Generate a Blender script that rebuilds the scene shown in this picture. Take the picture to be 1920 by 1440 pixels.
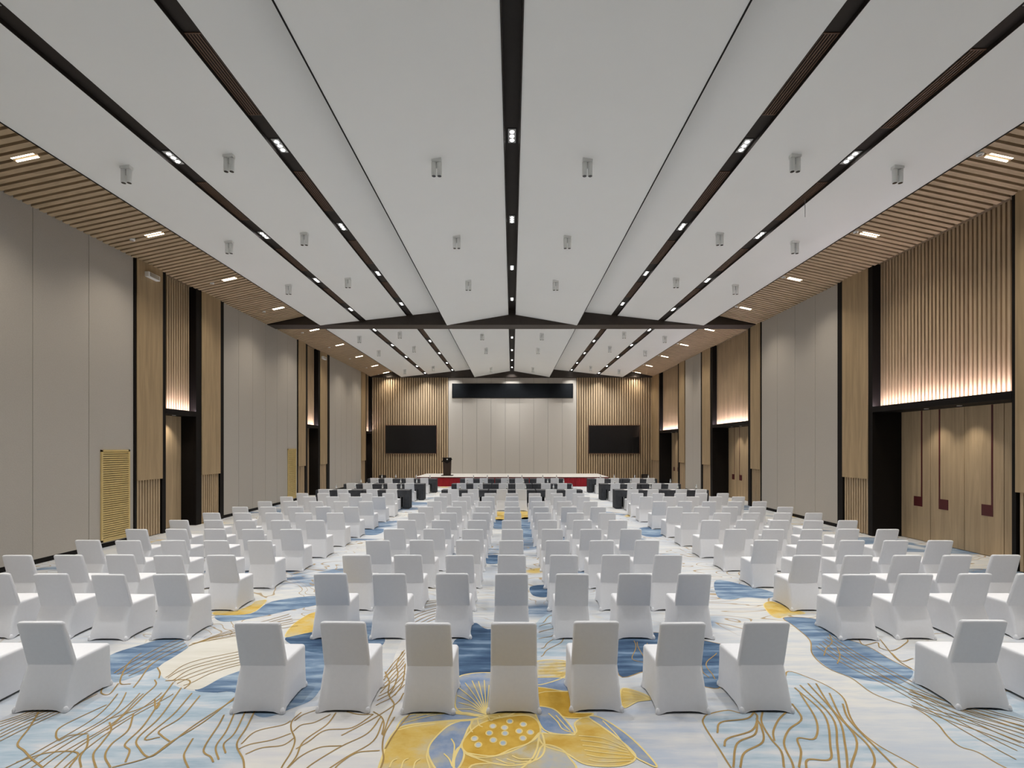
import bpy, bmesh, math, random
from mathutils import Vector
random.seed(7)
for _o in list(bpy.data.objects):
    bpy.data.objects.remove(_o)
SC = bpy.context.scene
COL = SC.collection

# ------------------------------------------------------------------ camera
F, H, CX, VY = 910.0, 2.5, 960.0, 839.0          # focal (px of 1920), eye height, vanishing point
cam = bpy.data.cameras.new('camera'); camo = bpy.data.objects.new('camera', cam)
COL.objects.link(camo)
camo.location = (0, 0, H); camo.rotation_euler = (math.pi / 2, 0, 0)
cam.sensor_width = 36.0; cam.lens = F / 1920 * 36.0
cam.shift_y = (VY - 720) / 1920.0
cam.clip_start = 0.05; cam.clip_end = 200
SC.camera = camo
# ------------------------------------------------------------------ world, exposure
w = bpy.data.worlds.new('world'); SC.world = w; w.use_nodes = True
w.node_tree.nodes['Background'].inputs[0].default_value = (0.8, 0.85, 0.9, 1)
w.node_tree.nodes['Background'].inputs[1].default_value = 0.05
SC.view_settings.view_transform = 'Standard'; SC.view_settings.look = 'None'
SC.view_settings.gamma = 1.0; SC.view_settings.use_curve_mapping = False
SC.view_settings.exposure = 0.45
SPOT_W, SOFFIT_W, DOOR_W = 262.0, 190.0, 46.0       # lamp powers
WASH_W = 250.0
SPOT_COL, WARM_COL = (1.0, 0.985, 0.965), (1.0, 0.89, 0.74)

# ------------------------------------------------------------------ helpers
W = 10.18                      # half width of the hall
YB, YF = 35.3, -1.3            # stage wall, wall behind the camera
ZS = 7.6                       # soffit height at the walls
def dl(x): return F * W / (960 - x)      # picture column -> distance on the left wall
def dr(x): return F * W / (x - 960)
def fl(x, y):                             # picture point -> point on the floor
    d = F * H / (y - VY)
    return ((x - CX) * d / F, d)

def tag(o, label=None, cat=None, group=None, kind=None):
    if label: o['label'] = label
    if cat: o['category'] = cat
    if group: o['group'] = group
    if kind: o['kind'] = kind
    return o
def empty(name, loc=(0, 0, 0), rz=0):
    o = bpy.data.objects.new(name, None); COL.objects.link(o)
    o.location = loc; o.rotation_euler = (0, 0, rz); o.empty_display_size = .1
    return o
def link(name, me, parent=None, loc=(0, 0, 0)):
    o = bpy.data.objects.new(name, me); COL.objects.link(o); o.location = loc
    if parent: o.parent = parent
    return o
def mesh(name, vs, fs, m=None, smooth=False):
    me = bpy.data.meshes.new(name); me.from_pydata(vs, [], fs); me.update()
    bm = bmesh.new(); bm.from_mesh(me); bmesh.ops.recalc_face_normals(bm, faces=bm.faces); bm.to_mesh(me); bm.free()
    if m: me.materials.append(m)
    if smooth:
        for p in me.polygons: p.use_smooth = True
    return me
CUBE = [(0, 3, 2, 1), (4, 5, 6, 7), (0, 1, 5, 4), (1, 2, 6, 5), (2, 3, 7, 6), (3, 0, 4, 7)]
def bxv(x0, x1, y0, y1, z0, z1):
    return [(x0, y0, z0), (x1, y0, z0), (x1, y1, z0), (x0, y1, z0), (x0, y0, z1), (x1, y0, z1), (x1, y1, z1), (x0, y1, z1)]
class MB:
    def __init__(s): s.v = []; s.f = []
    def add(s, vs, fs):
        n = len(s.v); s.v += list(vs); s.f += [tuple(i + n for i in f) for f in fs]; return s
    def box(s, x0, x1, y0, y1, z0, z1):
        if x0 > x1: x0, x1 = x1, x0
        return s.add(bxv(x0, x1, y0, y1, z0, z1), CUBE)
    def lathe(s, prof, cx=0, cy=0, n=16):
        k = len(prof); vs = []
        for r, z in prof:
            for i in range(n):
                a = 2 * math.pi * i / n; vs.append((cx + r * math.cos(a), cy + r * math.sin(a), z))
        fs = [(j * n + i, j * n + (i + 1) % n, (j + 1) * n + (i + 1) % n, (j + 1) * n + i) for j in range(k - 1) for i in range(n)]
        fs += [tuple(range(n)), tuple(range((k - 1) * n, k * n))]
        return s.add(vs, fs)
    def me(s, name, m, smooth=False): return mesh(name, s.v, s.f, m, smooth)
    def obj(s, name, m, parent=None, loc=(0, 0, 0), smooth=False): return link(name, s.me(name, m, smooth), parent, loc)
def box(name, x0, x1, y0, y1, z0, z1, m, parent=None):
    return MB().box(x0, x1, y0, y1, z0, z1).obj(name, m, parent)
def bevel(o, wd=.01, seg=2):
    b = o.modifiers.new('bevel', 'BEVEL'); b.width = wd; b.segments = seg; b.limit_method = 'ANGLE'; return o
ORD = ['zeroth', 'first', 'second', 'third', 'fourth', 'fifth', 'sixth', 'seventh', 'eighth', 'ninth', 'tenth', 'eleventh',
       'twelfth', 'thirteenth', 'fourteenth', 'fifteenth']

# ------------------------------------------------------------------ materials
def nt(name):
    m = bpy.data.materials.new(name); m.use_nodes = True
    t = m.node_tree; return m, t, t.nodes['Principled BSDF']
def pos(t, scale):
    g = t.nodes.new('ShaderNodeNewGeometry'); mp = t.nodes.new('ShaderNodeVectorMath'); mp.operation = 'MULTIPLY'
    t.links.new(g.outputs['Position'], mp.inputs[0]); mp.inputs[1].default_value = scale
    return mp.outputs[0]
def noise(t, vec, sc=1, det=3, rough=.55, dist=0):
    n = t.nodes.new('ShaderNodeTexNoise'); t.links.new(vec, n.inputs['Vector'])
    n.inputs['Scale'].default_value = sc; n.inputs['Detail'].default_value = det
    n.inputs['Roughness'].default_value = rough; n.inputs['Distortion'].default_value = dist
    return n.outputs['Fac']
def ramp(t, fac, stops):
    r = t.nodes.new('ShaderNodeValToRGB'); e = r.color_ramp.elements
    while len(e) < len(stops): e.new(.5)
    for i, (p, c) in enumerate(stops):
        e[i].position = p; e[i].color = (c[0], c[1], c[2], 1) if not isinstance(c, (int, float)) else (c, c, c, 1)
    t.links.new(fac, r.inputs[0]); return r.outputs[0]
def mixc(t, fac, a, b):
    n = t.nodes.new('ShaderNodeMix'); n.data_type = 'RGBA'
    if isinstance(fac, float): n.inputs[0].default_value = fac
    else: t.links.new(fac, n.inputs[0])
    for s, v in ((6, a), (7, b)):
        if isinstance(v, tuple): n.inputs[s].default_value = (v[0], v[1], v[2], 1)
        else: t.links.new(v, n.inputs[s])
    return n.outputs[2]
def math_(t, op, a, b=0.0, c=None):
    n = t.nodes.new('ShaderNodeMath'); n.operation = op
    for i, v in enumerate((a, b, c)):
        if v is None: continue
        if isinstance(v, (int, float)): n.inputs[i].default_value = v
        else: t.links.new(v, n.inputs[i])
    return n.outputs[0]
def bump(t, p, h, st=.2, dist=.01):
    b = t.nodes.new('ShaderNodeBump'); b.inputs['Strength'].default_value = st; b.inputs['Distance'].default_value = dist
    t.links.new(h, b.inputs['Height']); t.links.new(b.outputs[0], p.inputs['Normal'])
def simple(name, col, rough=.5, var=.06, scale=(6, 6, 6), metal=0., spec=.5, bmp=0., det=3):
    m, t, p = nt(name)
    n = noise(t, pos(t, scale), 1, det)
    a = tuple(c * (1 - var) for c in col); b = tuple(c * (1 + var) for c in col)
    t.links.new(ramp(t, n, [(.3, a), (.7, b)]), p.inputs['Base Color'])
    p.inputs['Roughness'].default_value = rough; p.inputs['Metallic'].default_value = metal
    p.inputs['Specular IOR Level'].default_value = spec
    if bmp: bump(t, p, n, bmp)
    return m
def emit(name, col, st):
    m, t, p = nt(name)
    p.inputs['Base Color'].default_value = (*col, 1); p.inputs['Emission Color'].default_value = (*col, 1)
    p.inputs['Emission Strength'].default_value = st; return m
def woodm(name, col, sc):
    m, t, p = nt(name)
    n = noise(t, pos(t, sc), 1, 4, .6, .6)
    a = tuple(c * .80 for c in col); b = tuple(c * 1.16 for c in col)
    t.links.new(ramp(t, n, [(.28, a), (.72, b)]), p.inputs['Base Color'])
    p.inputs['Roughness'].default_value = .55; p.inputs['Specular IOR Level'].default_value = .35
    return m
WOOD = (.50, .375, .24)
M = {
 'wood': woodm('oak_veneer', WOOD, (9, 9, .55)),
 'clad': woodm('oak_cladding', (.43, .315, .185), (9, 9, .55)),
 'wood_shaded': woodm('shaded_oak_backing', (.17, .12, .068), (9, 9, .55)),  # oak backing with the shade between slats put into its colour
 'wood_x': woodm('oak_soffit', WOOD, (.6, 9, 9)),
 'door': woodm('oak_door', (.48, .36, .225), (9, 9, .5)),
 'rear': woodm('dark_rear_panel', (.13, .13, .135), (9, 9, .5)),
 'black': simple('black_trim', (.006, .0045, .004), .6, .1, spec=.2),
 'brown': simple('dark_bronze', (.034, .024, .018), .5, .12),
 'bronze': simple('bronze_grille', (.14, .078, .048), .45, .1),
 'slot': simple('slot_black', (.022, .017, .014), .55, .1, spec=.3),
 'ceil': simple('white_ceiling', (.91, .92, .91), .85, .006, (1, 1, 1), spec=.1),
 'white': simple('white_paint', (.86, .87, .85), .5, .02),
 'grey': simple('grey_reflector', (.42, .42, .42), .4, .04),
 'gold': simple('gold_grille', (.66, .50, .21), .5, .06),
 'cover': simple('white_chair_cover', (.80, .81, .84), .75, .012, (30, 30, 30), spec=.2, bmp=.03),
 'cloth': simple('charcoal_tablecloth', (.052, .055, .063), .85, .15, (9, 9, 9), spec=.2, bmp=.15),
 'cloth_lit_top': simple('lit_tablecloth_top', (.10, .103, .112), .6, .1, (9, 9, 9), spec=.4),  # same charcoal cloth, lightened to paint in the light its top reflects
 'red': simple('red_skirt', (.34, .008, .018), .7, .15, (6, 6, 2)),
 'redline': simple('red_inlay', (.085, .010, .012), .45, .1),
 'stage': simple('pale_stage_carpet', (.62, .60, .56), .9, .05, (8, 8, 8)),
 'screen': simple('black_screen', (.006, .006, .007), .22, .05),
 'navy': simple('dark_display', (.007, .009, .012), .8, .1, spec=.15),
 'lectern': woodm('dark_lectern_wood', (.045, .028, .020), (14, 14, .8)),
 'steel': simple('brushed_metal', (.5, .5, .5), .3, .05, metal=1.),
 'lens': simple('dark_lens', (.01, .01, .01), .15, .05),
 'paper': simple('white_paper', (.8, .8, .79), .8, .01),
 'led': emit('led_white', (1, .98, .95), 14.),
 'warm': emit('led_warm', (1, .88, .68), 9.),
 'strip': emit('led_strip', (1.0, .87, 1.0), 85.),
}
def fabric():
    m, t, p = nt('wall_fabric')
    a = noise(t, pos(t, (60, 60, 60)), 1, 2); b = noise(t, pos(t, (1.2, 1.2, .5)), 1, 2)
    c = mixc(t, a, (.44, .41, .37), (.55, .52, .475))
    c2 = mixc(t, math_(t, 'MULTIPLY', b, .25), c, (.52, .48, .43))
    t.links.new(c2, p.inputs['Base Color']); p.inputs['Roughness'].default_value = .92
    p.inputs['Specular IOR Level'].default_value = .1; bump(t, p, a, .2); return m
M['fabric'] = fabric()
def glass():
    m, t, p = nt('clear_bottle'); p.inputs['Base Color'].default_value = (.85, .9, .92, 1)
    p.inputs['Transmission Weight'].default_value = .8; p.inputs['Roughness'].default_value = .08; return m
M['bottle'] = glass()

def carpet():
    m, t, p = nt('carpet_ground')
    P1 = pos(t, (1, 1, 1))
    soft = noise(t, pos(t, (.35, .45, 1)), 1, 4, .6)
    streak = noise(t, pos(t, (1.1, 9, 1)), 1, 6, .7)
    pile = noise(t, pos(t, (160, 160, 160)), 1, 2)
    base = ramp(t, soft, [(.36, (.52, .55, .59)), (.52, (.63, .63, .62)), (.64, (.68, .665, .61))])
    base = mixc(t, ramp(t, streak, [(.42, 0.), (.66, .75)]), base, (.45, .50, .58))
    sep = t.nodes.new('ShaderNodeSeparateXYZ'); t.links.new(P1, sep.inputs[0])
    far = math_(t, 'MULTIPLY', math_(t, 'SUBTRACT', sep.outputs[1], 6.1), 2.0); 
    cl = t.nodes.new('ShaderNodeClamp'); t.links.new(far, cl.inputs[0]); far = cl.outputs[0]
    bl = noise(t, pos(t, (.33, .62, 1)), 1, 3, .6, .5)
    bm_ = ramp(t, bl, [(.545, 0.), (.60, 1.)])
    bcol = ramp(t, streak, [(.32, (.075, .12, .20)), (.5, (.18, .25, .35)), (.68, (.42, .48, .55))])
    col = mixc(t, math_(t, 'MULTIPLY', bm_, far), base, bcol)
    ye = noise(t, pos(t, (.55, .8, 1.)), 1, 2, .5, .3)
    ym = ramp(t, ye, [(.66, 0.), (.70, 1.)])
    col = mixc(t, math_(t, 'MULTIPLY', ym, far), col, mixc(t, streak, (.62, .40, .07), (.70, .58, .28)))
    ln = noise(t, pos(t, (.42, .75, 1)), 1, 2.5, .5, 1.2)
    fr = math_(t, 'PINGPONG', math_(t, 'MULTIPLY', ln, 15.), .5)
    lm = ramp(t, fr, [(.035, 1.), (.075, 0.)])
    lmask = ramp(t, noise(t, pos(t, (.3, .3, 1)), 1, 1), [(.44, 0.), (.52, 1.)])
    lm = math_(t, 'MULTIPLY', math_(t, 'MULTIPLY', lm, lmask), far)
    col = mixc(t, math_(t, 'MULTIPLY', lm, .8), col, (.36, .25, .11))
    t.links.new(col, p.inputs['Base Color']); p.inputs['Roughness'].default_value = .95
    p.inputs['Specular IOR Level'].default_value = .08; bump(t, p, pile, .25, .004)
    return m
M['carpet'] = carpet()
def dyed(name, stops, sc=(1.1, 8, 1), sc2=(1.5, 1.5, 1)):
    m, t, p = nt(name)
    a = noise(t, pos(t, sc), 1, 5, .65); b = noise(t, pos(t, sc2), 1, 3)
    k = math_(t, 'ADD', math_(t, 'MULTIPLY', a, .85), math_(t, 'MULTIPLY', b, .4)); k = math_(t, 'SUBTRACT', k, .125)
    t.links.new(ramp(t, k, stops), p.inputs['Base Color'])
    p.inputs['Roughness'].default_value = .95; p.inputs['Specular IOR Level'].default_value = .08
    return m
M['c_light'] = dyed('carpet_pale_blue', [(.36, (.32, .42, .51)), (.5, (.45, .53, .60)), (.62, (.60, .61, .63))])
M['c_haze'] = dyed('carpet_haze', [(.38, (.45, .50, .585)), (.5, (.55, .57, .61)), (.62, (.63, .63, .63))])
M['c_blue'] = dyed('carpet_blue', [(.36, (.09, .145, .24)), (.5, (.17, .25, .365)), (.64, (.36, .45, .54))])
M['c_deep'] = dyed('carpet_deep_blue', [(.36, (.045, .08, .15)), (.52, (.085, .145, .24)), (.66, (.22, .31, .43))])
M['c_cream'] = dyed('carpet_cream', [(.36, (.63, .61, .54)), (.6, (.70, .68, .62))])
M['c_white'] = dyed('carpet_white', [(.36, (.60, .60, .62)), (.6, (.70, .685, .65))])
M['c_yel'] = dyed('carpet_yellow', [(.36, (.56, .35, .07)), (.5, (.64, .46, .14)), (.62, (.58, .49, .29))], (2, 3, 1), (3, 3, 1))
M['c_och'] = dyed('carpet_ochre', [(.34, (.52, .31, .045)), (.66, (.66, .43, .09))], (3, 3, 1), (3, 3, 1))
M['c_beige'] = dyed('carpet_beige', [(.34, (.52, .38, .13)), (.5, (.52, .47, .34)), (.66, (.42, .44, .46))], (3, 3, 1), (3, 3, 1))
M['c_slate'] = dyed('carpet_slate_petal', [(.34, (.17, .25, .40)), (.5, (.28, .34, .46)), (.68, (.45, .42, .33))], (3, 4, 1), (4, 4, 1))
M['c_line'] = simple('carpet_gold_line', (.36, .245, .10), .9, .15, (4, 4, 4), spec=.1)
M['c_pale'] = simple('carpet_pale_yellow_line', (.78, .63, .27), .9, .08, (4, 4, 4), spec=.1)

# ------------------------------------------------------------------ floor
floor = box('floor', -W - .9, W + .9, YF - .2, YB + .3, -.2, 0, M['carpet']); tag(floor, kind='structure')

# ------------------------------------------------------------------ ceiling
def zA(x): return H + 5.52 - (abs(x) - .13) * (.44 / 2.575)
def zB(x): return H + 5.63 - .111 * (abs(x) - 3.03)
def zS(x): return ZS + .216 * (W - abs(x))
BEAM0, BEAM1 = 20.18, 20.9
ceiling = box('ceiling', -W - .5, W + .5, YF - .2, YB + .3, 8.95, 9.05, M['brown']); tag(ceiling, kind='structure')
def slab(name, x0, x1, zf, y0, y1, th, m, parent):
    vs = []
    for y in (y0, y1):
        for x, dz in ((x0, 0), (x1, 0), (x1, th), (x0, th)): vs.append((x, y, zf(x) + dz))
    fs = [(0, 1, 2, 3), (7, 6, 5, 4), (0, 4, 5, 1), (1, 5, 6, 2), (2, 6, 7, 3), (3, 7, 4, 0)]
    return link(name, mesh(name, vs, fs, m), parent)
SL = [(4.257, .125), (6.21, .125)]
for (y0, y1) in ((YF, BEAM0 + .02), (BEAM1 - .02, YB - .25)):
    for s in (-1, 1):
        slab('ceiling_panel', s * .13, s * 2.705, zA, y0, y1, .04, M['ceil'], ceiling)
        slab('ceiling_panel', s * 2.60, s * (4.257 - .125), zB, y0, y1, .04, M['ceil'], ceiling)
        slab('ceiling_panel', s * (4.257 + .125), s * (6.21 - .125), zB, y0, y1, .04, M['ceil'], ceiling)
        slab('ceiling_panel', s * (6.21 + .125), s * 7.98, zB, y0, y1, .04, M['ceil'], ceiling)
        box('edge_trim', s * 2.705, s * 2.725, y0, y1, zA(2.705) - .012, zA(2.705) + .42, M['black'], ceiling)
        box('edge_trim', s * 7.98, s * 8.0, y0, y1, zB(7.98) - .012, zB(7.98) + .5, M['black'], ceiling)
        for c, hw in SL:
            slab('slot_channel', s * (c - hw - .005), s * (c + hw + .005), lambda x, c=c: zB(c) + .045, y0, y1, .03, M['slot'], ceiling)
            for q in (-1, 1): box('slot_cheek', s * (c + q * hw - .006), s * (c + q * hw + .006), y0, y1, zB(c + q * hw) - .004, zB(c) + .06, M['slot'], ceiling)
    MB().box(-.14, .14, y0, y1, H + 5.72, H + 5.75).box(-.15, -.13, y0, y1, H + 5.5, H + 5.75).box(.13, .15, y0, y1, H + 5.5, H + 5.75).obj('slot_channel', M['slot'], ceiling)
# slatted wood soffits along both walls
for s, nm in ((-1, 'left'), (1, 'right')):
    base = slab('trim_%d' % (1 if s < 0 else 2), s * 8.0, s * (W + .2), lambda x: zS(x) + .085, YF, YB - .25, .03, M['wood_shaded'], None)
    tag(base, kind='structure')
    wd = .056
    vs = []
    for y in (-wd, wd):
        for x, dz in ((8.02, 0), (W - .004, 0), (W - .004, .086), (8.02, .086)): vs.append((s * x, y, zS(x) + dz))
    sm = mesh('slat', vs, [(0, 1, 2, 3), (7, 6, 5, 4), (0, 4, 5, 1), (1, 5, 6, 2), (2, 6, 7, 3), (3, 7, 4, 0)], M['wood_x'])
    y = YF + .1
    while y < YB - .4:
        if not (BEAM0 - .06 < y < BEAM1 + .06): link('slat', sm, base, (0, y, 0))
        y += .18
# beam across the hall and the fascia over the stage wall
beam = box('trim_3', -W - .05, W + .05, BEAM0, BEAM1, ZS, 8.95, M['brown']); tag(beam, kind='structure')
fasc = box('trim_4', -W - .05, W + .05, YB - .27, YB, ZS - .02, 8.95, M['brown']); tag(fasc, kind='structure')

# ------------------------------------------------------------------ side walls
ZL = 3.64
FAB_L = [YF + 1.37 * 0] 
def wall_side(s, name, segs, doors, rec):
    wall = MB()
    ys = [YF] + [v for d in doors for v in d] + [YB]
    for i in range(0, len(ys), 2): wall.box(s * (W + .06), s * (W + 1.1), ys[i], ys[i + 1], 0, 9.0)
    for a, b in doors:
        wall.box(s * (W + .27), s * (W + 1.1), a, b, ZL - .05, 9.0)
        wall.box(s * (W + rec + .05), s * (W + 1.1), a, b, 0, ZL)
    wo = wall.obj(name, M['black']); tag(wo, kind='structure')
    for sg in segs:
        k, a, b = sg[0], sg[1], sg[2]
        if k == 'F':
            n = sg[3]; wd = (b - a) / n
            for i in range(n):
                o = box('fabric_panel', s * W, s * (W + .058), a + i * wd + .006, a + (i + 1) * wd - .006, .11, ZS + .3, M['fabric'], wo)
            box('skirting', s * (W + .01), s * (W + .058), a, b, 0, .10, M['black'], wo)
        elif k == 'P':
            box('wood_cladding', s * (W - .05), s * (W + .058), a, b, 1.60, ZS + .25, M['clad'], wo)
            box('wood_backing', s * (W + .03), s * (W + .058), a + .02, b - .02, 0.02, 1.60, M['wood_shaded'], wo)
            n = max(3, int(round((b - a - .1) / .1))); p_ = (b - a - .06) / n
            sm = MB().box(s * (W - .005), s * (W + .029), -.03, .03, .02, 1.595).me('slat', M['wood'])
            for i in range(n): link('slat', sm, wo, (0, a + .03 + (i + .5) * p_, 0))
        elif k == 'B':
            box('black_post', s * (W - .03), s * (W + .058), a, b, 0, ZS + .25, M['black'], wo)
    for a, b in doors:
        n = int(round((b - a) / .107)); p_ = (b - a) / n
        box('wood_backing', s * (W + .236), s * (W + .269), a, b, ZL, ZS + .25, M['wood_shaded'], wo)
        sm = MB().box(s * (W + .18), s * (W + .235), -.031, .031, ZL + .01, ZS + .24).me('slat', M['wood'])
        for i in range(n): link('slat', sm, wo, (0, a + (i + .5) * p_, 0))
        box('lintel', s * (W - .035), s * (W + rec), a - .002, b + .002, ZL - .15, ZL - .02, M['black'], wo)
        box('lintel_lip', s * (W - .035), s * (W - .015), a - .002, b + .002, ZL - .02, ZL + .01, M['black'], wo)
        box('led_strip', s * (W - .008), s * (W + .02), a + .02, b - .02, ZL - .018, ZL - .006, M['strip'], wo)
    return wo

doorsL = [(dl(309), dl(366)), (dl(575.5), dl(595.5)), (dl(686.5), 35.05)]
segL = [('F', YF, dl(250), 12), ('B', dl(250), dl(254)), ('P', dl(254), dl(302)), ('B', dl(302), dl(309)),
        ('B', dl(366), dl(376)), ('P', dl(376), dl(411)), ('B', dl(411), dl(418)), ('F', dl(418), dl(557), 6),
        ('B', dl(557), dl(558)), ('P', dl(558), dl(571.5)), ('B', dl(571.5), dl(575.5)), ('B', dl(595.5), dl(599)),
        ('P', dl(599), dl(612)), ('B', dl(612), dl(617)), ('F', dl(617), dl(677), 6), ('P', dl(677), dl(684.5)),
        ('B', dl(684.5), dl(686.5)), ('B', 35.05, YB)]
# keep the photographed joints of the first fabric bay: 1.37 m panels counted back from its far end
segL[0] = ('F', dl(250) - 10 * 1.37, dl(250), 10)
doorsR = [(dr(1900), dr(1638)), (dr(1404), dr(1337)), (dr(1272), dr(1238))]
segR = [('F', YF, 8.6, 7), ('B', 8.6, 8.78), ('P', 8.78, dr(1908)), ('B', dr(1908), dr(1900)),
        ('B', dr(1638), dr(1630)), ('P', dr(1630), dr(1582)), ('B', dr(1582), dr(1572)), ('F', dr(1572), dr(1428), 4),
        ('B', dr(1428), dr(1427)), ('P', dr(1427), dr(1409)), ('B', dr(1409), dr(1404)), ('B', dr(1337), dr(1333)),
        ('P', dr(1333), dr(1318)), ('B', dr(1318), dr(1315)), ('F', dr(1315), dr(1285), 2), ('P', dr(1284.5), dr(1274.4)),
        ('B', dr(1274.4), dr(1272)), ('B', dr(1238), dr(1236.5)), ('P', dr(1236.5), YB)]
wl = wall_side(-1, 'wall_left', segL, doorsL, .45)
wr = wall_side(1, 'wall_right', segR, doorsR, .78)

# doors in the recesses
nd = 0
def spot(name, loc, power, col, ang=2.1, rad=.03, blend=.8, parent=None):
    l = bpy.data.lights.new(name, 'SPOT'); l.energy = power; l.color = col; l.spot_size = ang; l.spot_blend = blend
    l.shadow_soft_size = rad; o = bpy.data.objects.new(name, l); COL.objects.link(o); o.location = loc
    if parent: o.parent = parent
    return o
def door_unit(s, a, b, rec, leaves, mirror0):
    global nd; nd += 1
    X = s * (W + rec)
    root = empty('door_%d' % nd, (X, (a + b) / 2, 0)); tag(root, kind='structure')
    wd = (b - a) / leaves; x0, x1 = sorted((-s * .0, s * .045)); f0, f1 = sorted((-s * .004, s * .01))
    for i in range(leaves):
        ya = b - (i + 1) * wd - (a + b) / 2; yb = ya + wd
        lf = MB().box(x0, x1, ya + .008, yb - .008, .012, ZL - .155).obj('door_leaf', M['door'], root)
        if leaves > 1:
            near = (i % 2 == 0)          # inlay lies near the meeting stile of each pair of leaves
            ys = ya + .27 if near else yb - .27
            MB().box(f0, f1, ys - .022, ys + .022, 1.18, ZL - .16).obj('inlay_strip', M['redline'], lf)
            q0, q1 = (ys - .022, ys + .25) if near else (ys - .25, ys + .022)
            MB().box(f0 - .002, f1, q0, q1, .92, 1.18).obj('pull_plate', M['redline'], lf)
        else:
            MB().box(f0, f1, ya + .18, ya + .32, 1.76, 2.2).obj('pull_plate', M['redline'], lf)
    n = 2 if leaves > 2 else 1
    for i in range(n):
        yy = (a + (b - a) * (.42, .66)[i]) if n > 1 else (a + b) / 2
        dlt = empty('recess_downlight', (s * (W + rec - (.4 if rec > .5 else .24)), yy, ZL - .15))
        side = 'gold grille' if s < 0 else 'red inlay door'
        tag(dlt, 'small round recess downlight above %s wall doorway %d from stage%s' % (side, 0, ''), 'downlight')
        dlt['label'] = 'small downlight in %s doorway from the stage, %s wall, %s lamp' % (
            ORD[DOORN[(s, round(a, 2))]], side, 'nearer stage' if i == n - 1 and n > 1 else ('only' if n == 1 else 'farther'))
        MB().lathe([(.05, -.012), (.05, 0), (.042, 0), (.042, -.012)], n=14).obj('ring', M['white'], dlt)
        MB().lathe([(.035, -.010), (.035, -.001)], n=12).obj('lamp', M['warm'], dlt)
        spot('downlight_bulb', (0, 0, -.03), DOOR_W, WARM_COL, 1.5, .02, 1.0, dlt)
DOORN = {}
for s, ds in ((-1, doorsL), (1, doorsR)):
    for i, (a, b) in enumerate(ds): DOORN[(s, round(a, 2))] = 3 - i
for a, b in doorsL: door_unit(-1, a, b, .45, 1, 0)
for a, b in doorsR: door_unit(1, a, b, .78, 4, 0)

# ------------------------------------------------------------------ stage wall and rear wall
wb = box('wall_back', -W - .4, W + .4, YB + .001, YB + .3, 0, 9.0, M['brown']); tag(wb, kind='structure')
XC0, XC1 = -4.62, 4.68
sm = MB().box(-.042, .042, YB - .085, YB - .012, .02, ZS - .03).me('slat', M['wood'])
for a, b in ((-W, XC0), (XC1, W)):
    box('wood_backing', a, b, YB - .012, YB, 0, ZS, M['wood_shaded'], wb)
    n = int(round((b - a) / .17)); p_ = (b - a) / n
    for i in range(n): link('slat', sm, wb, (a + (i + .5) * p_, 0, 0))
pw = (XC1 - XC0) / 9
for i in range(9): box('fabric_panel', XC0 + i * pw + .006, XC0 + (i + 1) * pw - .006, YB - .07, YB, .1, ZS - .05, M['fabric'], wb)
wrr = box('wall_rear', -W - .4, W + .4, YF - .2, YF, 0, 9.0, M['brown']); tag(wrr, kind='structure')
for i in range(14):
    box('fabric_panel', -W + i * 2 * W / 14 + .006, -W + (i + 1) * 2 * W / 14 - .006, YF, YF + .05, .1, ZS + .2, M['rear'], wrr)
# display over the stage wall, two wall screens
sc_ = F / YB
def wx(px): return (px - CX) / sc_
def wz(py): return H + (VY - py) / sc_
dsp = empty('wide_display', (wx(961), YB - .07, wz(746.5))); tag(dsp, 'wide black display strip across the top of the pale stage wall', 'display')
hw = (wx(1074) - wx(848)) / 2; hh = wz(719.5) - wz(746.5)
bevel(MB().box(-hw, hw, -.10, -.001, 0, hh).obj('frame', M['black'], dsp))
MB().box(-hw + .03, hw - .03, -.106, -.1, .03, hh - .03).obj('display_face', M['navy'], dsp)
for x0, x1, lab in ((723, 820, 'large black wall screen on slatted wood beside the lectern'),
                    (1102, 1199, 'large black wall screen on slatted wood, away from the lectern')):
    r = empty('wall_screen', (wx((x0 + x1) / 2), YB - .087, wz(851))); tag(r, lab, 'screen', 'stage wall screens')
    hw = (wx(x1) - wx(x0)) / 2; hh = wz(797) - wz(851)
    MB().box(-hw, hw, -.09, 0, 0, hh).obj('screen_frame', M['bronze'], r)
    MB().box(-hw + .05, hw - .05, -.096, -.09, .05, hh - .05).obj('screen_panel', M['screen'], r)

# ------------------------------------------------------------------ ceiling fittings
KS = [8.9 + 3.26 * k for k in range(-2, 8)] + [34.6]
lampm = MB().lathe([(.036, -.012), (.036, -.004)], 0, 0, 10).me('lamp', M['led'])
plate = MB().box(-.07, .07, -.2, .2, -.006, .03).me('housing', M['grey'])
bez = MB().box(-.085, .085, -.215, .215, 0, .03).me('bezel', M['black'])
slots = [('centre slot', 0, H + 5.715), ('inner slot toward the gold grille wall', -4.257, zB(4.257) + .04), ('outer slot toward the gold grille wall', -6.21, zB(6.21) + .04),
         ('inner slot toward the red-inlay doors', 4.257, zB(4.257) + .04), ('outer slot toward the red-inlay doors', 6.21, zB(6.21) + .04)]
for sn, x, z in slots:
    ks = [k for k in KS if not (BEAM0 - .3 < k < BEAM1 + .3)]
    for j, k in enumerate(ks):
        r = empty('slot_downlight', (x, k, z))
        tag(r, 'three-lamp downlight in ceiling %s, %s from the stage' % (sn, ORD[len(ks) - j]), 'downlight', 'slot downlights')
        link('housing', plate, r); link('bezel', bez, r)
        for q in (-.118, 0, .118): link('lamp', lampm, r, (0, q, 0))
        spot('downlight_bulb', (0, 0, -.018), SPOT_W, SPOT_COL, 1.8, .03, 1.0, r)
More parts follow.
